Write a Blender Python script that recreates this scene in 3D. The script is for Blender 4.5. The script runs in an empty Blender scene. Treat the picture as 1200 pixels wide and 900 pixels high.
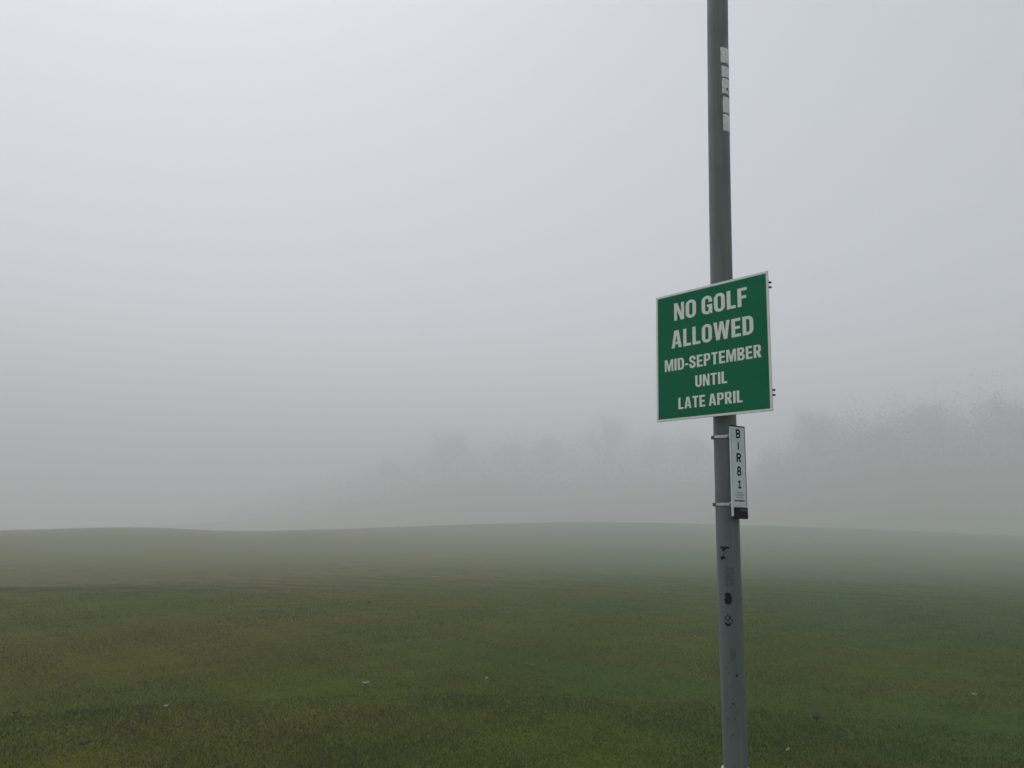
import bpy, bmesh, math, random
import numpy as np
from mathutils import Matrix, Vector

# ------------------------------------------------------------------ camera, sky, sun, exposure
S = bpy.context.scene
C = S.collection
EYE, PITCH, ROLL = 1.6, math.radians(10.8), math.radians(1.0)
cd = bpy.data.cameras.new('camera'); cd.sensor_width = 36; cd.lens = 27
cd.clip_start = 0.05; cd.clip_end = 3000
cam = bpy.data.objects.new('camera', cd); C.objects.link(cam)
fw = Vector((0, math.cos(PITCH), math.sin(PITCH))); up = Vector((0, -math.sin(PITCH), math.cos(PITCH))); rt = Vector((1, 0, 0))
r2 = rt*math.cos(ROLL) + up*math.sin(ROLL); u2 = up*math.cos(ROLL) - rt*math.sin(ROLL)
m = Matrix((r2, u2, -fw)).transposed().to_4x4(); m.translation = (0, 0, EYE)
cam.matrix_world = m
S.camera = cam

SUN_EL, SUN_AZ = math.radians(66), math.radians(-38)      # azimuth from +Y towards +X
w = bpy.data.worlds.new('World'); S.world = w; w.use_nodes = True
nt = w.node_tree; nt.nodes.clear()
sky = nt.nodes.new('ShaderNodeTexSky'); sky.sky_type = 'NISHITA'; sky.sun_disc = False
sky.sun_elevation = SUN_EL; sky.sun_rotation = SUN_AZ
sky.air_density = 1.0; sky.dust_density = 2.0; sky.ozone_density = 1.0
hs = nt.nodes.new('ShaderNodeHueSaturation'); hs.inputs['Saturation'].default_value = 0.27
bg = nt.nodes.new('ShaderNodeBackground'); bg.inputs['Strength'].default_value = 0.15
wo = nt.nodes.new('ShaderNodeOutputWorld')
nt.links.new(sky.outputs[0], hs.inputs['Color']); nt.links.new(hs.outputs[0], bg.inputs[0]); nt.links.new(bg.outputs[0], wo.inputs[0])
sl = bpy.data.lights.new('sun', 'SUN'); sl.energy = 1.1; sl.angle = math.radians(30); sl.color = (1, 0.97, 0.93)
so = bpy.data.objects.new('sun', sl); C.objects.link(so)
so.rotation_euler = (math.pi/2 - SUN_EL, 0, math.pi - SUN_AZ)
vs = S.view_settings; vs.view_transform = 'Standard'; vs.look = 'None'; vs.gamma = 1; vs.use_curve_mapping = False
vs.exposure = 0.28
S.cycles.volume_bounces = 3; S.cycles.max_bounces = 8
S.cycles.use_denoising = True
HAZE_DENSITY = 0.0076

# ------------------------------------------------------------------ helpers
def tag(o, label=None, cat=None, group=None, kind=None):
    if label: o['label'] = label
    if cat: o['category'] = cat
    if group: o['group'] = group
    if kind: o['kind'] = kind
    return o

def mesh_obj(name, verts, faces, mat, parent=None, smooth=False):
    me = bpy.data.meshes.new(name); me.from_pydata([tuple(v) for v in verts], [], faces); me.update()
    if smooth: me.polygons.foreach_set('use_smooth', [True]*len(me.polygons))
    me.materials.append(mat)
    o = bpy.data.objects.new(name, me); C.objects.link(o)
    if parent: o.parent = parent
    return o

def empty(name, mat4=None):
    o = bpy.data.objects.new(name, None); o.empty_display_size = .1; C.objects.link(o)
    if mat4 is not None: o.matrix_world = mat4
    return o

def bm_obj(name, bm, mat, parent=None, smooth=False):
    me = bpy.data.meshes.new(name); bm.normal_update(); bm.to_mesh(me); bm.free()
    if smooth: me.polygons.foreach_set('use_smooth', [True]*len(me.polygons))
    me.materials.append(mat)
    o = bpy.data.objects.new(name, me); C.objects.link(o)
    if parent: o.parent = parent
    return o

def box_bm(x0, x1, y0, y1, z0, z1, bev=0.0, seg=2, bm=None):
    bm = bm or bmesh.new()
    r = bmesh.ops.create_cube(bm, size=1)['verts']
    for v in r:
        v.co = Vector((x0 if v.co.x < 0 else x1, y0 if v.co.y < 0 else y1, z0 if v.co.z < 0 else z1))
    if bev:
        bmesh.ops.bevel(bm, geom=list({e for v in r for e in v.link_edges}), offset=bev, segments=seg, affect='EDGES', profile=.5)
    return bm

class NT:
    def __init__(s, name):
        s.m = bpy.data.materials.new(name); s.m.use_nodes = True; s.t = s.m.node_tree; s.n = s.t.nodes
        s.b = s.n['Principled BSDF']
    def new(s, t, **kw):
        n = s.n.new(t)
        for k, v in kw.items(): setattr(n, k, v)
        return n
    def link(s, a, b): s.t.links.new(a, b)
    def noise(s, scale, detail=4, rough=.55, coord=None, stretch=None):
        n = s.new('ShaderNodeTexNoise'); n.inputs['Scale'].default_value = scale
        n.inputs['Detail'].default_value = detail; n.inputs['Roughness'].default_value = rough
        if coord is not None:
            if stretch:
                mp = s.new('ShaderNodeMapping'); mp.inputs['Scale'].default_value = stretch
                s.link(coord, mp.inputs[0]); s.link(mp.outputs[0], n.inputs['Vector'])
            else: s.link(coord, n.inputs['Vector'])
        return n.outputs['Fac']
    def ramp(s, fac, stops):
        r = s.new('ShaderNodeValToRGB'); e = r.color_ramp.elements
        while len(e) < len(stops): e.new(.5)
        for x, (p, c) in zip(e, stops):
            x.position = p; x.color = (c, c, c, 1) if not isinstance(c, tuple) else (*c, 1)
        s.link(fac, r.inputs[0]); return r.outputs[0]
    def mix(s, fac, a, b, mode='MIX'):
        n = s.new('ShaderNodeMix', data_type='RGBA', blend_type=mode)
        for sock, v in ((n.inputs[0], fac), (n.inputs[6], a), (n.inputs[7], b)):
            if isinstance(v, (int, float)): sock.default_value = v
            elif isinstance(v, tuple): sock.default_value = (*v, 1)
            else: s.link(v, sock)
        return n.outputs[2]
    def col(s, v):
        if isinstance(v, tuple): s.b.inputs['Base Color'].default_value = (*v, 1)
        else: s.link(v, s.b.inputs['Base Color'])
    def bump(s, h, strength=.3, dist=.01):
        n = s.new('ShaderNodeBump'); n.inputs['Strength'].default_value = strength; n.inputs['Distance'].default_value = dist
        s.link(h, n.inputs['Height']); s.link(n.outputs[0], s.b.inputs['Normal'])
    def rough(s, v):
        if isinstance(v, (int, float)): s.b.inputs['Roughness'].default_value = v
        else: s.link(v, s.b.inputs['Roughness'])

def worldpos(k): return k.new('ShaderNodeNewGeometry').outputs['Position']
def objpos(k): return k.new('ShaderNodeTexCoord').outputs['Object']

# ------------------------------------------------------------------ materials
def turf_colour(k):
    """worn autumn turf: olive with browner and greener patches; greener to the east (+X)"""
    p = worldpos(k)
    big = k.noise(.16, 3, .5, p); mid = k.noise(.55, 4, .6, p); small = k.noise(2.6, 5, .65, p)
    sx = k.new('ShaderNodeSeparateXYZ'); k.link(p, sx.inputs[0])
    mr = k.new('ShaderNodeMapRange'); mr.inputs[1].default_value = -6; mr.inputs[2].default_value = 9
    mr.inputs[3].default_value = -.15; mr.inputs[4].default_value = .24
    k.link(sx.outputs[0], mr.inputs[0])
    ad = k.new('ShaderNodeMath', operation='ADD'); k.link(big, ad.inputs[0]); k.link(mr.outputs[0], ad.inputs[1])
    c = k.ramp(ad.outputs[0], [(.30, (.084, .082, .006)), (.50, (.062, .086, .004)), (.70, (.034, .082, .010))])
    c = k.mix(k.ramp(mid, [(.52, 0), (.72, .55)]), c, (.100, .078, .014))
    c = k.mix(k.ramp(mid, [(.26, .45), (.44, 0)]), c, (.032, .062, .008))
    c = k.mix(k.ramp(small, [(.55, 0), (.8, .5)]), c, (.096, .100, .020))
    c = k.mix(k.ramp(small, [(.22, .6), (.42, 0)]), c, (.030, .042, .004))
    cl = k.noise(8.5, 5, .7, p)
    c = k.mix(k.ramp(cl, [(.28, .55), (.46, 0)]), c, (.022, .034, .003))
    c = k.mix(k.ramp(cl, [(.56, 0), (.78, .5)]), c, (.088, .094, .018))
    return c, p

k = NT('turf_ground'); c, p = turf_colour(k)
fine = k.noise(28, 5, .7, p); clump = k.noise(7, 4, .6, p)
c = k.mix(k.ramp(fine, [(.3, .4), (.55, 0)]), c, (.034, .044, .005))
c = k.mix(k.ramp(clump, [(.3, .35), (.5, 0)]), c, (.020, .026, .006))
k.col(c); k.rough(.95); k.b.inputs['Specular IOR Level'].default_value = .04
k.bump(k.mix(.5, fine, clump), .6, .05); M_GROUND = k.m

k = NT('grass_blades'); c, p = turf_colour(k)
at = k.new('ShaderNodeAttribute', attribute_name='tint')
c = k.mix(k.ramp(at.outputs['Fac'], [(0, .35), (.35, 0)]), c, (.030, .045, .008))
c = k.mix(k.ramp(at.outputs['Fac'], [(.62, 0), (1, .5)]), c, (.120, .128, .034))
k.col(c); k.rough(.75); k.b.inputs['Specular IOR Level'].default_value = .06
M_GRASS = k.m

k = NT('pole_paint'); p = objpos(k)
streak = k.noise(1, 5, .65, p, (34, 34, 2.2)); blot = k.noise(9, 4, .6, p); spk = k.noise(120, 3, .6, p)
c = k.mix(k.ramp(streak, [(.35, 0), (.7, .8)]), (.112, .138, .142), (.172, .198, .200))
c = k.mix(k.ramp(blot, [(.5, 0), (.75, .5)]), c, (.092, .116, .116))
c = k.mix(k.ramp(spk, [(.66, 0), (.74, .55)]), c, (.10, .11, .11))
k.col(c); k.rough(k.ramp(blot, [(.3, .42), (.7, .6)])); k.bump(spk, .08, .002); M_POLE = k.m

def plain(name, col, rough=.5, metal=0, var=.12, scale=30, bump=.05, spec=.5):
    k = NT(name); p = objpos(k); n = k.noise(scale, 4, .6, p)
    d = tuple(x*(1-var) for x in col); l = tuple(min(1, x*(1+var)) for x in col)
    k.col(k.ramp(n, [(.3, d), (.7, l)])); k.rough(rough); k.b.inputs['Metallic'].default_value = metal
    k.b.inputs['Specular IOR Level'].default_value = spec
    if bump: k.bump(n, bump, .002)
    return k.m
M_GREEN = plain('sign_green', (.0, .172, .084), .8, 0, .10, 7, .02, .03)
k = NT('sign_green_face'); p = objpos(k)
run = k.noise(1, 5, .6, p, (26, 26, 2.0)); dull = k.noise(5, 3, .6, p); spk = k.noise(95, 2, .5, p)
c = k.mix(k.ramp(dull, [(.35, 0), (.7, 1)]), (.0, .172, .084), (.004, .200, .104))
c = k.mix(k.ramp(run, [(.52, 0), (.74, .42)]), c, (.018, .140, .085))
c = k.mix(k.ramp(spk, [(.70, 0), (.76, .5)]), c, (.10, .19, .14))
k.col(c); k.rough(k.ramp(dull, [(.3, .6), (.7, .85)])); k.b.inputs['Specular IOR Level'].default_value = .05; M_GREEN = k.m
M_WHITE = plain('sign_white', (.90, .93, .93), .45, 0, .05, 25, .02)
M_LETTER = plain('lettering_white', (.90, .94, .95), .5, 0, .06, 40, 0)
M_ALU = plain('aluminium', (.55, .56, .56), .42, .85, .1, 50, .05)
M_STEEL = plain('galvanised_band', (.62, .63, .63), .36, .8, .12, 90, .05)
M_BLACK = plain('black_plastic', (.005, .005, .009), .35, 0, .15, 40, .03, .12)
M_NAVY = plain('navy_print', (.005, .006, .018), .6, 0, .1, 40, 0, .1)
M_PLATE = plain('plate_white', (.76, .81, .85), .4, 0, .05, 25, .02)
M_STICK = plain('faded_sticker', (.86, .88, .88), .65, 0, .16, 60, .05)
M_MARK = plain('dark_residue', (.008, .008, .008), .8, 0, .3, 200, .1, .1)
M_GHOST = plain('ghost_residue', (.088, .112, .128), .6, 0, .18, 120, .05)
M_BAND = plain('pale_collar', (.36, .38, .39), .5, 0, .1, 60, .05)
M_LEAFP = plain('dead_leaf_pale', (.30, .27, .21), .7, 0, .25, 60, .3)
M_LEAFB = plain('dead_leaf_brown', (.13, .085, .055), .7, 0, .35, 60, .3)
M_LEAFD = plain('dead_leaf_dark', (.028, .024, .018), .7, 0, .35, 60, .3)
M_LEAFY = plain('dead_leaf_yellow', (.34, .27, .07), .7, 0, .3, 60, .3)
M_BARK = plain('bark', (.055, .048, .040), .9, 0, .35, 6, .4)
M_TREE = plain('tree_foliage', (.060, .062, .036), .8, 0, .4, 1.2, 0)

# ------------------------------------------------------------------ ground
CREST = [(-180, .0), (-90, -.012), (-50, -.014), (-33.02, -.0101), (-29.87, -.00654), (-25.99, -.00351), (-22.34, -.00488), (-19.06, -.00696), (-12.13, -.00187),
         (-6.05, .00423), (.18, .00935), (5.18, .01242), (10.1, .0127), (16.04, .01162), (23.78, .00953), (33.37, .00375), (50, .0), (90, .0), (180, .0)]
ca = np.array([q[0] for q in CREST]); cs = np.array([q[1] for q in CREST])
dipa = np.array([-180, -60, -30, -19, -10, 2, 12, 25, 60, 180.]); dipv = np.array([0, .6, .66, .64, .60, .58, .54, .48, .2, 0])
dca = np.array([-180, -40, -15, 0, 20, 40, 180.]); dcv = np.array([120, 124, 132, 158, 164, 156, 120.])
def sst(a, b, x):
    t = np.clip((x-a)/(b-a), 0, 1); return t*t*(3-2*t)
def terrain(x, y):
    x = np.asarray(x, float); y = np.asarray(y, float)
    a = np.degrees(np.arctan2(x, y)); d = np.hypot(x, y)
    s = sum(np.interp(a+o, ca, cs, period=360) for o in (-1.5, 0, 1.5))/3
    dc = np.interp(a, dca, dcv); zc = EYE + dc*s
    brk = 24 + .9*np.sin(x*.21) + .5*np.sin(x*.53+1)
    st0 = np.interp(a, [-180, -25, -15, -4, 180], [20, 20, 17, 12, 12]) + brk - 24       # where the ground starts to fall away, and how gently
    st1 = np.interp(a, [-180, -25, -15, -4, 180], [35.5, 35.5, 39, 47, 47])
    z = -np.interp(a, dipa, dipv)*sst(0, 1, (d-st0)/(st1-st0))*(1-sst(52, 100, d))
    z = z + zc*sst(50, 100, d*100/dc)
    over = np.maximum(d-dc, 0)
    z = z - np.minimum(.0006*over**2, .03*over)*(over < 1e9)
    z = np.where(d > 150, np.maximum(z, zc-3), z)
    lo = np.interp(a, [9, 26], [205, 182]); hi = np.interp(a, [9, 26], [355, 258])
    z = z + 23*sst(0, 1, (d-lo)/(hi-lo))*np.interp(a, [-40, -26, -18, -11, -5, 12, 16, 19, 24, 60, 90], [0, .08, .3, .65, 1, 1, .85, .9, 1, 1, .4])    # wooded hillside
    amp = sst(9, 20, d)
    z = z + amp*(.016*np.sin(.55*x+.3*y+1)*np.sin(.4*y-.2*x) + .03*np.sin(.23*x+.17*y+2.1)*np.sin(.31*y+.7))
    z = z + (.012*np.sin(1.9*x+.8*y)*np.sin(1.3*y-.6*x+1) + .006*np.sin(4.1*x-1.7*y)*np.sin(3.3*y+1.2*x))*sst(1.5, 5, d)*(1-sst(60, 110, d))
    return z
N = 420
u = np.linspace(-1, 1, N); g = 620*np.sinh(6*u)/np.sinh(6)
gx, gy = np.meshgrid(g, g); gz = terrain(gx, gy)
V = np.stack([gx, gy, gz], -1).reshape(-1, 3)
i = (np.arange(N-1)[:, None]*N + np.arange(N-1)[None, :]).ravel()
Fq = np.stack([i, i+1, i+N+1, i+N], 1)
def np_mesh(name, V, F, mat, smooth=True):
    me = bpy.data.meshes.new(name); kk = F.shape[1]
    me.vertices.add(len(V)); me.vertices.foreach_set('co', V.astype(np.float32).ravel())
    me.loops.add(F.size); me.loops.foreach_set('vertex_index', F.astype(np.int32).ravel())
    me.polygons.add(len(F)); me.polygons.foreach_set('loop_start', np.arange(0, F.size, kk, dtype=np.int32))
    me.polygons.foreach_set('use_smooth', np.full(len(F), smooth)); me.update(calc_edges=True); me.validate()
    me.materials.append(mat); return me
go = bpy.data.objects.new('ground', np_mesh('ground', V, Fq, M_GROUND)); C.objects.link(go)
tag(go, 'wide rolling olive green turf fading into fog', kind='structure')

# ------------------------------------------------------------------ pole (slightly bowed, leaning a touch)
PR = .0498
def axis(z): return Vector((.9442 + .00695*(z-2) + .00418*(z-2)**2, 3.3689 - .0039*(z-2), z))
Z0 = float(terrain(.936, 3.376))
base = axis(0); base.z = Z0
pole = empty('metal_pole', Matrix.Translation(base))
tag(pole, 'tall grey painted steel pole carrying the green sign', 'pole')
def loc(p): return Vector(p) - base
def tube_on_axis(zs_r, seg=48):
    vs_, fs = [], []
    for z, r in zs_r:
        a = loc(axis(z))
        for j in range(seg):
            t = 2*math.pi*j/seg; vs_.append((a.x+r*math.cos(t), a.y+r*math.sin(t), a.z))
    for q in range(len(zs_r)-1):
        for j in range(seg):
            fs.append((q*seg+j, q*seg+(j+1) % seg, (q+1)*seg+(j+1) % seg, (q+1)*seg+j))
    return vs_, fs
v, f = tube_on_axis([(z, PR) for z in np.linspace(.60, 6.0, 46)])
mesh_obj('shaft', v, f, M_POLE, pole, True)
v, f = tube_on_axis([(Z0-.25, .0600), (.60, .0600), (.650, .0600), (.660, .0585), (.664, .0555), (.6645, .0502)])
mesh_obj('base_sleeve', v, f, M_BAND, pole, True)
v, f = tube_on_axis([(5.97, .0515), (6.01, .0515), (6.03, .045), (6.042, .03), (6.045, .001)])
mesh_obj('top_cap', v, f, M_BLACK, pole, True)

# patches lying on the shaft: phi is measured from the side that faces the photograph's viewpoint, + to the right
VD = Vector((-.9442, -3.3689, 0)).normalized(); VP = Vector((VD.y*-1, VD.x, 0))   # VP points to the right
def on_shaft(phi, z, r):
    a = loc(axis(z)); d = VD*math.cos(phi) + VP*math.sin(phi)
    return (a.x + d.x*r, a.y + d.y*r, a.z)
def sticker(p0, p1, z0, z1, mat, seed, name='sticker'):
    rnd = random.Random(seed); nx, nz = 18, 12; vs_, fs = [], []
    off = [rnd.uniform(-.03, .03) for _ in range(4)]
    for iz in range(nz+1):
        for ix in range(nx+1):
            a, b = ix/nx, iz/nz
            ph = p0 + (p1-p0)*a + off[0]*b*(1-a) + .012*math.sin(9*b+seed)*(a < .01)
            cut = .006*max(0, a-.85)/.15*rnd.random()
            z = z0 + (z1-z0)*b + off[1]*.1*(a-.5)*(b-.5) - cut*(b > .99) + cut*(b < .01)
            lift = .0007 + .0018*max(0, a-.8)/.2*(.5+.5*math.sin(b*7+seed))
            vs_.append(on_shaft(ph, z, PR+lift))
    for iz in range(nz):
        for ix in range(nx):
            q = iz*(nx+1)+ix; fs.append((q, q+1, q+nx+2, q+nx+1))
    o = mesh_obj(name, vs_, fs, mat, pole, True)
    md = o.modifiers.new('thick', 'SOLIDIFY'); md.thickness = .0004; md.offset = 1
    return o
st = [(15, 3.931, 3.850), (19, 3.833, 3.777), (20, 3.770, 3.690), (23, 3.674, 3.590), (24, 3.583, 3.497)]
for q, (ph, zt, zb) in enumerate(st):
    zt -= .038; zb -= .038
    o = sticker(math.radians(ph), math.radians(112), zb, zt, M_STICK, q+3)
def raster_patch(name, mask, p0, p1, z0, z1, mat, cell=.0011, lift=.0005):
    n1 = max(2, int((p1-p0)*PR/cell)); n2 = max(2, int((z1-z0)/cell)); vs_, fs, idx = [], [], {}
    def vid(a, b):
        if (a, b) not in idx:
            idx[(a, b)] = len(vs_); vs_.append(on_shaft(p0+(p1-p0)*a/n1, z0+(z1-z0)*b/n2, PR+lift))
        return idx[(a, b)]
    for b in range(n2):
        for a in range(n1):
            if mask((a+.5)/n1, (b+.5)/n2): fs.append((vid(a, b), vid(a+1, b), vid(a+1, b+1), vid(a, b+1)))
    return mesh_obj(name, vs_, fs, mat, pole)
def wob(x, y, s): return math.sin(x*11+s)*math.sin(y*9+s*1.7)+.5*math.sin(x*23-y*17+s*3)+.35*math.sin(x*41+y*37+s)
R_ = math.radians
def m_arrow(x, y): return abs(x-(1-y)) < .13 or (y > .78 and x < .6) or (x < .22 and y > .4)
raster_patch('printed_mark', m_arrow, R_(46), R_(68), 3.664, 3.684, M_MARK, .0011, .0030)
def m_scrap(x, y):      # torn strip with a tail
    if y > .84: return x > .05 and wob(x, y, 1) > -1.1
    if y > .70: return .28 + .1*wob(y, y, 2) < x < .75 - (.84-y)*1.5
    if y > .38: return abs(x-.42-.1*math.sin(y*14)) < .10 + .06*wob(x, y, 4) and wob(x, y*2, 6) > -.4
    return (x-.32)**2/.07 + (y-.14)**2/.02 < 1 + .45*wob(x, y, 3)
def m_blob(x, y):
    r = ((x-.52)/.46)**2 + ((y-.5)/.49)**2
    bite = ((x-.05)/.2)**2 + ((y-.60)/.17)**2
    return r < 1 + .08*wob(x, y, 2) and bite > 1
def m_worn(x, y):
    r = ((x-.5)/.48)**2 + ((y-.5)/.48)**2
    if r > 1: return False
    return (wob(x*1.25, y*1.4, 8.3) > .12 or (.06 < y < .24 and x < .7)) and not (.36 < y < .46)
o = raster_patch('residue', m_scrap, R_(-44), R_(3), 1.494, 1.549, M_MARK)
o = raster_patch('residue', m_blob, R_(-31), R_(11), 1.310, 1.361, M_MARK); tag(o, 'round black sticker remnant')
o = raster_patch('residue', m_worn, R_(-33), R_(13), 1.222, 1.271, M_MARK); tag(o, 'half worn round dark sticker remnant')
raster_patch('residue', lambda x, y: wob(x*.7, y*1.2, 5) > -.7 and abs(x-.5)+.03*wob(y*3, x, 2) < .46, R_(-20), R_(26), 1.385, 1.462, M_GHOST, .0016, .0004)
raster_patch('residue', lambda x, y: wob(x*.8, y*1.5, 11) > -.5, R_(-10), R_(18), 1.085, 1.135, M_GHOST, .0016, .0004)
for q, (ph, z, s) in enumerate([(-28, 1.055, .010), (-18, 1.040, .006), (20, 1.030, .008), (-12, .985, .005), (-3, .92, .006), (12, .885, .010), (-30, .862, .009), (6, .862, .007), (26, .90, .006), (-7, .80, .004), (22, .955, .004)]):
    dp = s/PR*.7
    raster_patch('scuff', (lambda x, y, q=q: (x-.5)**2+(y-.5)**2 < .14+.1*wob(x*1.3, y*1.3, q*2.3)), R_(ph)-dp, R_(ph)+dp, z-s, z+s, M_MARK if q in (2, 4, 9) else M_GHOST, .0012, .0005)

# ------------------------------------------------------------------ lettering
def arc(cx, cy, rx, ry, a0, a1, n=7):
    return [(cx+rx*math.cos(math.radians(a0+(a1-a0)*t/n)), cy+ry*math.sin(math.radians(a0+(a1-a0)*t/n))) for t in range(n+1)]
def rrect(x0, x1, y0, y1, rx, ry, corners='TR TL BL BR'):
    """closed outline from mid right, anticlockwise; the named corners are rounded, the others keep the same point count"""
    out = []
    for nm, cx, cy, a in (('TR', x1, y1, 0), ('TL', x0, y1, 90), ('BL', x0, y0, 180), ('BR', x1, y0, 270)):
        if nm in corners:
            sx = -1 if 'R' in nm else 1; sy = -1 if 'T' in nm else 1
            out += arc(cx+sx*rx, cy+sy*ry, rx, ry, a, a+90)
        else: out += [(cx, cy)]*8
    return out
class Glyphs:
    """flat letters: polygons that do not overlap inside one stroke; strokes step out by a hair"""
    def __init__(s): s.v, s.f, s.lv = [], [], 0
    def poly(s, pts):
        b = len(s.v); s.v += [(x, y, s.lv) for x, y in pts]; s.f.append(tuple(range(b, b+len(pts))))
    def ring(s, outer, inner, closed=True):
        b = len(s.v); n = len(outer)
        s.v += [(x, y, s.lv) for x, y in outer] + [(x, y, s.lv) for x, y in inner]
        for q in range(n if closed else n-1):
            r = (q+1) % n
            if outer[q] == outer[r] and inner[q] == inner[r]: continue
            s.f.append((b+q, b+r, b+n+r, b+n+q))
    def rect(s, x0, x1, y0, y1): s.poly([(x0, y0), (x1, y0), (x1, y1), (x0, y1)])
    def stroke(s, pts, wd):
        P = [Vector(p) for p in pts]; L, R = [], []
        for q in range(len(P)):
            a = P[max(q-1, 0)]; b = P[min(q+1, len(P)-1)]; t = (b-a).normalized(); n = Vector((-t.y, t.x))*wd/2
            L.append(tuple(P[q]+n)); R.append(tuple(P[q]-n))
        s.ring(L, R, False)
def bow(G, x0, x1, y0, y1, s, t, R):
    ry = min(R, (y1-y0)/2); ri = max(R-s, .05); riy = max(min(R, (y1-y0)/2)-t, .04)
    o = [(x0, y1)] + arc(x1-R, y1-ry, R, ry, 90, 0) + arc(x1-R, y0+ry, R, ry, 0, -90) + [(x0, y0)]
    xi = x1-s
    i_ = [(x0, y1-t)] + arc(xi-ri, y1-t-riy, ri, riy, 90, 0) + arc(xi-ri, y0+t+riy, ri, riy, 0, -90) + [(x0, y0+t)]
    G.ring(o, i_, False)
def glyph(G, ch, s=.20, t=.16):
    """draws ch with cap height 1 from x=0; returns its width"""
    if ch == 'I': G.rect(0, s, 0, 1); return s
    if ch == '-': G.rect(0, .26, .30, .45); return .26
    if ch == 'L': G.poly([(0, 0), (.46, 0), (.46, t), (s, t), (s, 1), (0, 1)]); return .46
    if ch == 'F':
        G.poly([(0, 0), (s, 0), (s, .42), (.44, .42), (.44, .42+t), (s, .42+t), (s, 1-t), (.48, 1-t), (.48, 1), (0, 1)]); return .48
    if ch == 'E':
        G.poly([(0, 0), (.50, 0), (.50, t), (s, t), (s, .425), (.46, .425), (.46, .425+t*.95), (s, .425+t*.95), (s, 1-t), (.49, 1-t), (.49, 1), (0, 1)]); return .50
    if ch == 'T':
        w_ = .52; G.poly([(w_/2-s/2, 0), (w_/2+s/2, 0), (w_/2+s/2, 1-t), (w_, 1-t), (w_, 1), (0, 1), (0, 1-t), (w_/2-s/2, 1-t)]); return w_
    if ch == 'N':
        w_ = .58; a = .17; G.poly([(0, 0), (a, 0), (a, .58), (w_-.20, 0), (w_, 0), (w_, 1), (w_-a, 1), (w_-a, .42), (.20, 1), (0, 1)]); return w_
    if ch == 'M':
        w_ = .78; a = .165; mi = w_/2
        G.poly([(0, 0), (a, 0), (a, .66), (mi-.085, 0), (mi+.085, 0), (w_-a, .66), (w_-a, 0), (w_, 0), (w_, 1), (w_-.235, 1), (mi, .42), (.235, 1), (0, 1)]); return w_
    if ch == 'A':
        w_ = .62; mi = w_/2
        G.poly([(0, 0), (.195, 0), (.228, .20), (w_-.228, .20), (w_-.195, 0), (w_, 0), (mi+.135, 1), (mi, 1), (mi, .74), (w_-.252, .345), (mi, .345)])
        G.poly([(mi, 1), (mi-.135, 1), (0, 0), (.228, .20), (.252, .345), (mi, .74)][:1] + [(mi-.135, 1), (0, 0), (.228, .2), (.252, .345), (mi, .74)])
        G.poly([(.228, .2), (mi, .2), (mi, .345), (.252, .345)]) if False else None
        return w_
    if ch == 'W':
        w_ = .90; mi = w_/2
        G.poly([(.145, 0), (.335, 0), (mi, .60), (w_-.335, 0), (w_-.145, 0), (w_, 1), (w_-.19, 1), (w_-.255, .40), (mi+.10, 1), (mi-.10, 1), (.255, .40), (.19, 1), (0, 1)]); return w_
    if ch == 'O':
        w_ = .58; G.ring(rrect(0, w_, -.012, 1.012, .285, .27), rrect(s, w_-s, t-.01, 1-t+.01, .083, .10)); return w_
    if ch == 'G':
        w_ = .58
        o = [(w_, .64)] + arc(w_-.285, 1.012-.27, .285, .27, 0, 90) + arc(.285, 1.012-.27, .285, .27, 90, 180) + arc(.285, -.012+.27, .285, .27, 180, 270) + [(.40, -.012)]
        i_ = [(w_-s, .64)] + arc(w_-s-.083, 1-t-.09, .083, .10, 0, 90) + arc(s+.083, 1-t-.09, .083, .10, 90, 180) + arc(s+.083, t+.09, .083, .10, 180, 270) + [(.36, t-.01)]
        G.ring(o, i_, False)
        G.poly([(.40, -.012), (w_-.115, .10), (w_-.1, 0), (w_, 0), (w_, .52), (.30, .52), (.30, .385), (w_-s, .385), (w_-s, .25), (.36, t-.01)]); return w_
    if ch == 'D':
        w_ = .57; G.rect(0, s, 0, 1); bow(G, s, w_, 0, 1, s, t, .28); return w_
    if ch == 'U':
        w_ = .57
        o = [(0, 1)] + arc(.285, .26, .285, .272, 180, 270) + arc(w_-.285, .26, .285, .272, 270, 360) + [(w_, 1)]
        i_ = [(s, 1)] + arc(s+.08, .27, .08, .11, 180, 270) + arc(w_-s-.08, .27, .08, .11, 270, 360) + [(w_-s, 1)]
        G.ring(o, i_, False); return w_
    if ch in 'PR':
        w_ = .55; G.rect(0, s, 0, 1); bow(G, s, w_, .40, 1, s*.97, t*.9, .20)
        if ch == 'P': return w_
        G.poly([(.22, .40), (.345, .0), (.58, .0), (.49, .30), (.44, .40)]); return .58
    if ch == 'B':
        w_ = .57; G.rect(0, s, 0, 1); bow(G, s, w_-.02, .505, 1, s*.95, t*.85, .19); bow(G, s, w_, 0, .505, s, t*.9, .20); return w_
    if ch == 'S':
        w_ = .56; h = s*.96; a = h/2; q = w_-a
        pts = [(q, .665), (q, .74)] + arc(w_/2, .755, w_/2-a, 1.012-.755-a*.86, 0, 180, 12) + [(a, .72), (a+.01, .665), (a+.06, .60), (w_/2, .515), (q-.05, .42), (q-.005, .34), (q, .28)] \
            + arc(w_/2, .25, w_/2-a, .25+.012-a*.86, 0, -180, 12) + [(a, .28), (a, .345)]
        G.stroke(pts, h); return w_
    return .3
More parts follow.
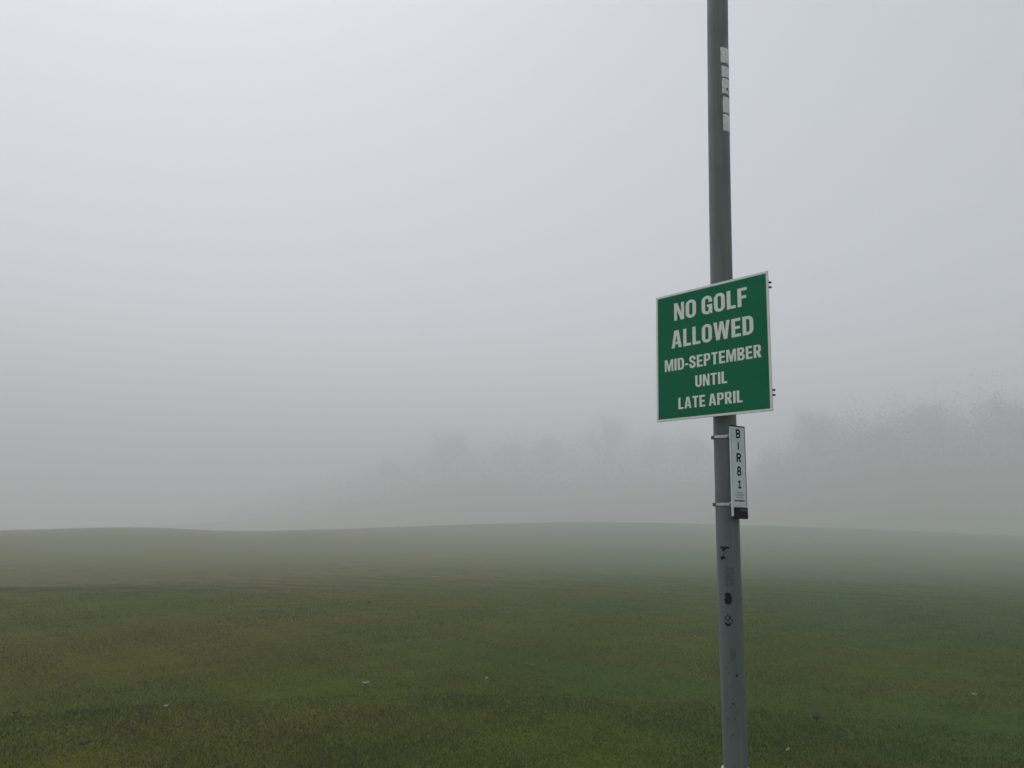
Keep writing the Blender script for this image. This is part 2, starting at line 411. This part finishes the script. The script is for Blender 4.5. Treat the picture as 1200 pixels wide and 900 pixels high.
def text_line(name, txt, x0, x1, y0, h, mat, parent, y_face, gap=.095, space=.31):
    G = Glyphs(); x = 0; spans = []
    for n_, ch in enumerate(txt):
        if ch == ' ': x += space-gap; continue
        b = len(G.v); G.lv = (n_ % 2)*1e-5; wd = glyph(G, ch)
        for q in range(b, len(G.v)): G.v[q] = (G.v[q][0]+x, G.v[q][1], G.v[q][2])
        x += wd+gap
    x -= gap; sc = (x1-x0)/x
    vs_ = [(x0+a*sc, y_face-c, y0+b*h) for a, b, c in G.v]
    return mesh_obj(name, vs_, G.f, mat, parent)

# ------------------------------------------------------------------ big green sign (local X along the face, Y to the back, Z up)
def frame(origin, yaw, lean):
    X = Vector((math.cos(yaw), math.sin(yaw), 0)); Zv = Vector((lean[0], lean[1], 1)).normalized()
    Y = Zv.cross(X).normalized(); X = Y.cross(Zv)
    mm = Matrix((X, Y, Zv)).transposed().to_4x4(); mm.translation = origin; return mm
W, H, YAW = .584, .600, -.8330
n = Vector((math.sin(YAW), -math.cos(YAW), 0)); wv = Vector((math.cos(YAW), math.sin(YAW), 0))
sc_ = axis(2.4015) + n*.0910 + wv*-.0095
ln = Vector((.0103, -.0039, 1))
sign = empty('information_sign', frame(sc_-ln*(H/2), YAW, (ln.x, ln.y)))
tag(sign, 'square green sign with white lettering forbidding golf, fixed to the pole', 'sign')
HB = H/2
bm_obj('panel', box_bm(-W/2, W/2, 0, .003, 0, H, .0009, 2), M_ALU, sign)
def frame_mesh(x0, x1, z0, z1, wd, y, r):
    o = rrect(x0, x1, z0, z1, r, r); i_ = rrect(x0+wd, x1-wd, z0+wd, z1-wd, r*.5, r*.5); n_ = len(o)
    v_ = [(x, y, z) for x, z in o]+[(x, y, z) for x, z in i_]
    return v_, [(q, (q+1) % n_, n_+(q+1) % n_, n_+q) for q in range(n_)]
v, f = frame_mesh(-W/2+.0012, W/2-.0012, .0012, H-.0012, .0095, -.0004, .004)
mesh_obj('border', v, f, M_WHITE, sign)
gi = rrect(-W/2+.0107, W/2-.0107, .0107, H-.0107, .002, .002)
mesh_obj('green_face', [(x, -.0004, z) for x, z in gi], [tuple(range(len(gi)))], M_GREEN, sign)
LY = -.0008
for txt, x0, x1, y0, h in (('NO GOLF', -.1875, .1905, .1665, .0835), ('ALLOWED', -.2035, .2165, .0370, .0825), ('MID-SEPTEMBER', -.243, .2495, -.0690, .0555),
                           ('UNTIL', -.078, .084, -.1592, .0530), ('LATE APRIL', -.170, .156, -.2505, .0525)):
    text_line('lettering', txt, x0, x1, HB+y0, h, M_LETTER, sign, LY)
for zr in (HB+.240, HB-.222):      # channel rails behind the panel with black blocks standing in for the shadow at their ends
    bm = box_bm(-W/2+.004, W/2-.001, .003, .0062, zr-.017, zr+.017)
    box_bm(-W/2+.004, W/2-.006, .0062, .020, zr-.0125, zr-.0085, bm=bm); box_bm(-W/2+.004, W/2-.006, .0062, .020, zr+.0085, zr+.0125, bm=bm)
    rail = bm_obj('rail', bm, M_ALU, sign)
    for s_ in (-1, 1):
        bm_obj('black_end', box_bm(W/2-.0060, W/2+.004, .0085, .0205, zr+s_*.0105-.0034, zr+s_*.0105+.0034, .0008, 1), M_BLACK, rail)
    # clamp: saddle between rail and pole, band round the pole
    cl = bm_obj('clamp', box_bm(.0095-.032, .0095+.032, .0205, .044, zr-.014, zr+.014, .002, 1), M_STEEL, sign)
    vs_, fs = [], []; sg = 40
    for j in range(sg):
        t_ = 2*math.pi*j/sg
        for r in (PR+.0004, PR+.0024):
            for dz in (-.011, .011): vs_.append((.0095+r*math.cos(t_), .0910+r*math.sin(t_), zr+dz))
    for j in range(sg):
        a = j*4; b = ((j+1) % sg)*4
        fs += [(a+2, b+2, b+3, a+3), (b, a, a+1, b+1), (a+1, a+3, b+3, b+1), (a+2, a, b, b+2)]
    mesh_obj('band', vs_, fs, M_STEEL, cl)

# ------------------------------------------------------------------ narrow white identification plate below it
YB = math.radians(32)
n2 = Vector((math.sin(YB), -math.cos(YB), 0)); w2 = Vector((math.cos(YB), math.sin(YB), 0))
PW, PH = .0875, .391
pc = axis(1.8665) + n2*.075 + w2*-.0028
ln2 = Vector((.0058, -.0039, 1))
plate = empty('identification_plate', frame(pc-ln2*(PH/2), YB, (ln2.x, ln2.y)))
tag(plate, 'narrow upright white plate lettered BIR81 with black lower end, strapped to the pole', 'sign plate')
bm = box_bm(-PW/2, PW/2, .0012, .0105, .004, PH, .0022, 2)
bm_obj('backing', bm, M_PLATE, plate)
fo = rrect(-PW/2+.004, PW/2-.0035, .052, PH-.0050, .003, .003)
mesh_obj('face', [(x, .0004, z) for x, z in fo], [tuple(range(len(fo)))], M_PLATE, plate)
bm_obj('top_trim', box_bm(-PW/2-.0006, PW/2+.0006, -.0006, .0112, PH-.0045, PH+.0012, .0012, 1), M_BLACK, plate)
bm_obj('side_trim', box_bm(PW/2-.0030, PW/2+.0012, -.0002, .0110, .050, PH-.0047, .0008, 1), plain('grey_trim', (.10, .11, .13), .5), plate)
bm = box_bm(-PW/2+.007, PW/2+.0014, -.0045, .0100, -.006, .043, .004, 3)
cap = bm_obj('black_end', bm, M_BLACK, plate, False)
bm_obj('label', box_bm(-.004, PW/2-.006, -.0051, -.0044, .026, .034, .0003, 1), plain('worn_grey', (.06, .06, .085), .5), cap)
def mono(ch):
    a = []
    if ch == 'I': a = [[(.0, 0), (.0, 1)]]
    if ch == '1': a = [[(-.24, .76), (.04, .985)], [(.04, 1), (.04, .1)], [(-.26, .055), (.30, .055)]]
    if ch == 'B': a = [[(-.26, 0), (-.26, 1)], [(-.26, .945)] + arc(.02, .74, .24, .205, 90, -90, 9) + [(-.26, .535)], [(-.26, .50)] + arc(.04, .275, .25, .225, 90, -90, 9) + [(-.26, .05)]]
    if ch == 'R': a = [[(-.26, 0), (-.26, 1)], [(-.26, .945)] + arc(.03, .72, .25, .225, 90, -90, 9) + [(-.26, .495)], [(-.02, .49), (.29, 0)]]
    if ch == '8': a = [arc(0, .735, .22, .225, 0, 360, 18), arc(0, .265, .265, .235, 0, 360, 18)]
    return a
G = Glyphs()
zt = [(.375, .339), (.321, .288), (.272, .2346), (.215, .178), (.1557, .1237)]
for ch, (z1, z0) in zip('BIR81', zt):
    hh = z1-z0; vs_, fs = [], []
    for q, st_ in enumerate(mono(ch)):
        g_ = Glyphs(); g_.stroke(st_, .215); b = len(vs_)
        vs_ += [(.0005+x*hh*1.0, -.0002-q*2e-5, z0+z*hh) for x, z, _ in g_.v]; fs += [tuple(b+e for e in ff) for ff in g_.f]
    mesh_obj('letter', vs_, fs, M_NAVY, plate)
rnd = random.Random(4); vs_, fs = [], []
for z, xa, xb, hh, gp in ((.1045, -.016, .019, .0046, .0016), (.0945, -.028, .030, .0046, .0016), (.0845, -.018, .022, .0046, .0016), (.0705, -.031, .031, .0075, .0010)):
    x = xa
    while x < xb:
        wd = rnd.uniform(.0010, .0024)*(1.25 if hh > .005 else 1); b = len(vs_); lo = rnd.choice((0, 0, .25)); hi = rnd.choice((.7, .75, 1, 1))
        vs_ += [(x, -.0002, z+hh*(lo-.5)), (x+wd, -.0002, z+hh*(lo-.5)), (x+wd, -.0002, z+hh*(hi-.5)), (x, -.0002, z+hh*(hi-.5))]
        fs.append((b, b+1, b+2, b+3)); x += wd + (gp*.6 if rnd.random() < .8 else gp*2)
tag(mesh_obj('small_print', vs_, fs, M_NAVY, plate), kind='stuff')
for zc_ in (2.018, 1.7259):        # the two straps: band round the pole, bracket and bolt
    zz = zc_-(pc.z-PH/2)
    cy_ = .075; cx_ = .0028
    vs_, fs = [], []; sg = 48; hz = .0056
    for j in range(sg):
        t_ = 2*math.pi*j/sg
        for r in (PR+.0006, PR+.0032):
            for dz in (-hz, hz): vs_.append((cx_+r*math.cos(t_), cy_+r*math.sin(t_), zz+dz))
    for j in range(sg):
        a = j*4; b = ((j+1) % sg)*4
        fs += [(a+2, b+2, b+3, a+3), (b, a, a+1, b+1), (a+1, a+3, b+3, b+1), (a+2, a, b, b+2)]
    strap = mesh_obj('strap', vs_, fs, M_STEEL, plate)
    bm_obj('bracket', box_bm(-.034, .034, .0105, .0285, zz-.010, zz+.010, .0022, 1), M_STEEL, strap)
    bm = bmesh.new(); bmesh.ops.create_cone(bm, cap_ends=True, segments=6, radius1=.0062, radius2=.0062, depth=.010, matrix=Matrix.Translation((-.040, .024, zz+.0)) @ Matrix.Rotation(math.pi/2, 4, 'Y'))
    bm_obj('bolt', bm, M_ALU, strap)
    # tail buckle of the strap, sticking out from the pole's far left side
    th = math.radians(148); bx_, by_ = cx_+(PR+.0055)*math.cos(th), cy_+(PR+.0055)*math.sin(th)
    bm = box_bm(-.0055, .0055, -.009, .009, zz-.0085, zz+.0065, .0012, 1)
    bmesh.ops.transform(bm, matrix=Matrix.Translation((bx_, by_, 0)) @ Matrix.Rotation(th, 4, 'Z'), verts=bm.verts)
    bm_obj('buckle', bm, plain('dark_steel', (.12, .12, .125), .45, .7), strap)

# ------------------------------------------------------------------ trees fading in the fog
def tree_mesh(seed, height, spread, leaf_n, airy):
    rnd = random.Random(seed); bv, bf, tips = [], [], []
    def tube(p0, p1, r0, r1, sd):
        d = (p1-p0).normalized(); a = d.orthogonal().normalized(); b_ = d.cross(a); b0 = len(bv)
        for p_, r in ((p0, r0), (p1, r1)):
            for j in range(sd):
                t_ = 2*math.pi*j/sd; bv.append(p_+a*math.cos(t_)*r+b_*math.sin(t_)*r)
        for j in range(sd): bf.append((b0+j, b0+(j+1) % sd, b0+sd+(j+1) % sd, b0+sd+j))
    def grow(p, d, L, r, lv):
        n_ = 3 if lv < 2 else 2; q = p
        for s_ in range(n_):
            d = (d + Vector((rnd.gauss(0, .13), rnd.gauss(0, .13), rnd.gauss(.05, .08)))).normalized()
            q2 = q+d*L/n_; tube(q, q2, r*(1-.3*s_/n_), r*(1-.3*(s_+1)/n_), 7 if lv == 0 else 4 if lv == 1 else 3); q = q2
            if lv >= 2 or (lv == 1 and s_ > 0): tips.append(q.copy())
            if lv < 4 and (s_ > 0 or lv > 0):
                for _ in range((3, 2, 2, 1)[lv] + (rnd.random() < .5)):
                    az = rnd.uniform(0, 2*math.pi); sp = rnd.uniform(.5, 1.05)*spread
                    nd = (d + Vector((math.cos(az), math.sin(az), .15))*sp).normalized()
                    grow(q, nd, L*rnd.uniform(.5, .72), r*.5, lv+1)
    grow(Vector((0, 0, -.3)), Vector((0, 0, 1)), height*.5, height*.018, 0)
    top = max(v_.z for v_ in bv); sc = height/top
    bv2 = [v_*sc for v_ in bv]; tips = [t_*sc for t_ in tips]
    lv_, lf = [], []
    for _ in range(leaf_n):
        t_ = rnd.choice(tips); c_ = t_+Vector((rnd.gauss(0, 1), rnd.gauss(0, 1), rnd.gauss(0, .8)))*airy*height/18
        a = Vector((rnd.gauss(0, 1), rnd.gauss(0, 1), rnd.gauss(0, 1))).normalized(); b_ = a.orthogonal().normalized(); s_ = rnd.uniform(.05, .15)
        b0 = len(lv_); lv_ += [c_-a*s_, c_+b_*s_*.55, c_+a*s_, c_-b_*s_*.55]; lf.append((b0, b0+1, b0+2, b0+3))
    mt = bpy.data.meshes.new('trunk'); mt.from_pydata([tuple(q) for q in bv2], [], bf); mt.materials.append(M_BARK)
    mc = bpy.data.meshes.new('crown'); mc.from_pydata([tuple(q) for q in lv_], [], lf); mc.materials.append(M_TREE)
    return mt, mc
protos = [tree_mesh(11, 18, 1.0, 22000, 1.0), tree_mesh(23, 18, 1.15, 20000, 1.05), tree_mesh(37, 20, .8, 11000, .9), tree_mesh(51, 16, 1.2, 22000, 1.0)]
GR = 'trees veiled by fog along the far treeline'
TREES = [(-61.2, 370.0, 34.5, 1, 'faintest tree, at the left end of the fogbound treeline'),
         (-31.8, 368.6, 49.1, 0, 'broad domed tree in fog, tallest left of the middle of the treeline'),
         (-3.7, 378.0, 45.3, 3, 'low faint tree just right of the broad domed tree in fog'),
         (17.4, 379.6, 46.7, 1, 'pale tree in fog between the domed tree and the tall airy one'),
         (44.2, 362.3, 56.6, 2, 'tall airy half bare tree in fog, just left of the green sign'),
         (67.9, 365.8, 49.3, 0, 'faint tree whose top shows below the left edge of the green sign'),
         (88.7, 367.4, 47.4, 1, 'pale fogged tree directly left of the pole below the green sign'),
         (114.5, 288.4, 50.0, 0, 'tall dark tree in fog, first one right of the pole'),
         (136.9, 287.0, 42.3, 3, 'lower fogged tree in the dip between two taller trees on the right'),
         (150.2, 269.0, 48.0, 1, 'second tall tree in fog counting right from the pole'),
         (166.0, 252.9, 49.7, 0, 'darkest and nearest tree in fog, at the right edge of the photo')]
def thicket(name, az, tall, d0, d1, n_, label, seed):
    """wooded slope: leaf clumps between bearings az (degrees) and distances d0..d1, crowns of uneven height"""
    rg = np.random.default_rng(seed); t = rg.uniform(az[0], az[-1], n_); d = d0 + (d1-d0)*rg.random(n_)**.8 + np.maximum(0, -4-t)*7      # the wood recedes to the left
    x = d*np.sin(np.radians(t)); y = d*np.cos(np.radians(t))
    cell = np.abs(np.sin(x*.21+1.3*np.sin(y*.11)+seed)*np.sin(y*.17+1.1*np.sin(x*.13))) + .35*np.sin(x*.53+y*.31) + .2*np.sin(x*1.1-y*.7)
    th = np.interp(t, az, tall); keep = rg.random(n_) < np.clip(th/12, .02, 1)**1.5; top = th*(.55+.5*cell)
    z = terrain(x, y) + top*rg.random(n_)**1.1*rg.uniform(.7, 1.3, n_)
    a = rg.normal(size=(n_, 3)); a /= np.linalg.norm(a, axis=1)[:, None]; b = np.cross(a, rg.normal(size=(n_, 3))); b /= np.linalg.norm(b, axis=1)[:, None]
    s_ = rg.uniform(.09, .32, n_)[:, None]; c_ = np.stack([x, y, z], 1)
    a, b, s_, c_ = a[keep], b[keep], s_[keep], c_[keep]; n_ = len(c_)
    V_ = np.stack([c_-a*s_, c_+b*s_*.5, c_+a*s_, c_-b*s_*.5], 1).reshape(-1, 3)
    o = bpy.data.objects.new(name, np_mesh(name, V_, np.arange(4*n_).reshape(-1, 4), M_TREE, False)); C.objects.link(o)
    tag(o, label, 'wood', kind='stuff')
thicket('wood', [-29, -23, -16, -9, -3, 4, 10, 14, 17], [1, 6, 13, 19, 21, 21, 22, 18, 4], 258, 385, 270000, 'hazy grey wood on the far slope left of the pole', 5)
thicket('wood', [16.5, 18.5, 21, 25, 29, 34, 42, 46], [3, 12, 17, 18, 18, 20, 20, 14], 230, 312, 280000, 'hazy darker wood on the nearer slope right of the pole', 9)
for q, T in enumerate(TREES):
    x, y, ztop, pi_, lab = T
    zb = float(terrain(x, y)); h = ztop-zb
    e = empty('broadleaf_tree', Matrix.LocRotScale(Vector((x, y, zb)), Matrix.Rotation(q*1.9, 3, 'Z').to_quaternion(), Vector((1, 1, 1))*(h/(18, 18, 20, 16)[pi_])))
    tag(e, lab, 'tree', GR)
    for nm, me in zip(('trunk', 'crown'), protos[pi_]):
        o = bpy.data.objects.new(nm, me); C.objects.link(o); o.parent = e

# ------------------------------------------------------------------ grass blades on the near turf
rng = np.random.default_rng(7)
def scatter(n_, d0, d1, half):
    g_ = np.linspace(d0, d1, 1200); cdf = np.cumsum(g_*np.minimum(1, (6/g_)**1.6)*(1-sst(34, 62, g_))); cdf /= cdf[-1]
    d = np.interp(rng.random(n_), cdf, g_); a = rng.uniform(-half, half, n_)
    return d*np.sin(a), d*np.cos(a)
def blades(x, y, hmin, hmax, wd, tri):
    n_ = len(x); z = terrain(x, y)
    h = rng.uniform(hmin, hmax, n_)*(1-.55*sst(9, 30, np.hypot(x, y)))*(1+.35*np.sin(1.7*x+.6*y)*np.sin(1.3*y-.4*x)+.25*np.sin(5.3*x+1.1)*np.sin(4.7*y))
    az = rng.uniform(0, 2*np.pi, n_); le = rng.uniform(.2, 1.1, n_)*h; fa = rng.uniform(0, np.pi, n_)
    ww = wd*rng.uniform(.6, 1.3, n_)*np.maximum(1, np.hypot(x, y)/6)
    sx, sy = np.cos(fa)*ww/2, np.sin(fa)*ww/2; lx, ly = np.cos(az)*le, np.sin(az)*le
    b0 = np.stack([x-sx, y-sy, z-.004], 1); b1 = np.stack([x+sx, y+sy, z-.004], 1); tp = np.stack([x+lx, y+ly, z+h*.85], 1)
    if tri:
        V_ = np.stack([b0, b1, tp], 1).reshape(-1, 3); k_ = np.arange(n_)*3; F_ = np.stack([k_, k_+1, k_+2], 1); per = 3
    else:
        mx, my = x+lx*.35, y+ly*.35
        m0 = np.stack([mx-sx*.8, my-sy*.8, z+h*.55], 1); m1 = np.stack([mx+sx*.8, my+sy*.8, z+h*.55], 1)
        V_ = np.stack([b0, b1, m1, m0, tp], 1).reshape(-1, 3); k_ = np.arange(n_)*5
        F_ = np.concatenate([np.stack([k_, k_+1, k_+2], 1), np.stack([k_, k_+2, k_+3], 1), np.stack([k_+3, k_+2, k_+4], 1)]); per = 5
    return V_, F_, np.repeat(rng.random(n_), per)
Vs, Fs, Ts, o_ = [], [], [], 0
xs, ys = scatter(1050000, 3.0, 62, math.radians(44)); ds = np.hypot(xs, ys)
for sel, tri in ((ds < 8, False), (ds >= 8, True)):
    v_, f_, t_ = blades(xs[sel], ys[sel], .013, .034, .0041, tri); Vs.append(v_); Fs.append(f_+o_); Ts.append(t_); o_ += len(v_)
V_ = np.concatenate(Vs); F_ = np.concatenate(Fs)
me = np_mesh('grass', V_, F_, M_GRASS, False)
at = me.attributes.new('tint', 'FLOAT', 'POINT'); at.data.foreach_set('value', np.concatenate(Ts).astype(np.float32))
gr = bpy.data.objects.new('grass', me); C.objects.link(gr)
tag(gr, 'short damp olive grass blades covering the near turf', 'grass', kind='stuff')

# ------------------------------------------------------------------ fallen leaves on the turf
def leaf(x, y, size, rot, mat, curl, label, seed):
    rnd = random.Random(seed); z = float(terrain(x, y)); vs_, fs = [], []; n_ = 8
    for q in range(n_+1):
        t_ = q/n_; hw = size*.34*math.sin(math.pi*min(1, t_*.96+.04))**.8*(1+.18*rnd.uniform(-1, 1)); cx = size*(t_-.5)
        for s_ in (-1, -.5, 0, .5, 1):
            vs_.append((cx, s_*hw, curl*size*(abs(s_)**1.6*.6 + (t_-.5)**2*1.6) + size*.02*rnd.uniform(-1, 1)))
    for q in range(n_):
        for s_ in range(4): a = q*5+s_; fs.append((a, a+1, a+6, a+5))
    o = mesh_obj('fallen_leaf', vs_, fs, mat, None, True)
    md = o.modifiers.new('thick', 'SOLIDIFY'); md.thickness = .0012
    o.location = (x, y, z+.024); o.rotation_euler = (rnd.uniform(-.35, .35), rnd.uniform(-.25, .25), rot)
    tag(o, label, 'leaf', 'fallen leaves on the turf')
LV = [(-1.45, 8.32, .075, .3, M_LEAFP, .5, 'bright pale curled dead leaf, the most visible one left of centre'),
      (.43, 8.39, .085, .1, M_LEAFB, .35, 'grey brown flat dead leaf straight ahead in the middle of the turf'),
      (-2.99, 7.17, .045, 1.0, M_LEAFP, .4, 'small pale dead leaf on the left part of the near turf'),
      (-3.03, 5.94, .065, .6, M_LEAFD, .5, 'dark curled leaf close to the lower left corner'),
      (4.81, 8.34, .055, 2.0, M_LEAFP, .4, 'pale leaf on the right part of the turf, right of the dark one'),
      (2.74, 7.18, .085, .4, M_LEAFD, .6, 'dark crumpled leaf lying in the browner patch right of the pole'),
      (-3.01, 14.01, .07, .5, M_LEAFP, .4, 'tiny pale leaf further off on the left turf'),
      (-3.04, 17.42, .10, .2, M_LEAFD, .4, 'dark speck of a leaf far off on the left turf'),
      (.26, 9.52, .085, .2, M_LEAFB, .4, 'reddish brown leaf just behind the grey brown one in the middle'),
      (-.22, 8.75, .04, .9, M_LEAFY, .4, 'small yellow leaf between the bright pale one and the middle'),
      (2.12, 8.77, .05, .3, M_LEAFB, .4, 'brown leaf in the grass close to the left side of the pole'),
      (2.09, 6.08, .05, .8, M_LEAFY, .4, 'yellowish leaf near the bottom edge, right of the pole'),
      (-4.47, 27.45, .16, .1, M_LEAFP, .3, 'pale patch of leaf in the distance, left of centre'),
      (-3.13, 33.58, .22, .1, M_LEAFP, .3, 'farthest pale leaf on the turf before the fog thickens'),
      (3.46, 6.74, .04, 1.4, M_LEAFB, .4, 'small brown leaf in the near right grass'),
      (-4.1, 6.84, .05, .4, M_LEAFD, .4, 'small dark leaf at the left edge of the near turf')]
for q, L in enumerate(LV): leaf(*L, q+1)

# ------------------------------------------------------------------ haze
km = bpy.data.materials.new('fog_air'); km.use_nodes = True; kn = km.node_tree; kn.nodes.clear()
pv = kn.nodes.new('ShaderNodeVolumePrincipled'); pv.inputs['Color'].default_value = (.858, .866, .888, 1)
pv.inputs['Density'].default_value = HAZE_DENSITY; pv.inputs['Anisotropy'].default_value = .15
ko = kn.nodes.new('ShaderNodeOutputMaterial'); kn.links.new(pv.outputs[0], ko.inputs['Volume'])
hz = bm_obj('haze', box_bm(-640, 640, -640, 640, -4.5, 59), km)
tag(hz, 'thick pale grey fog filling the air over the turf', 'fog', kind='stuff')
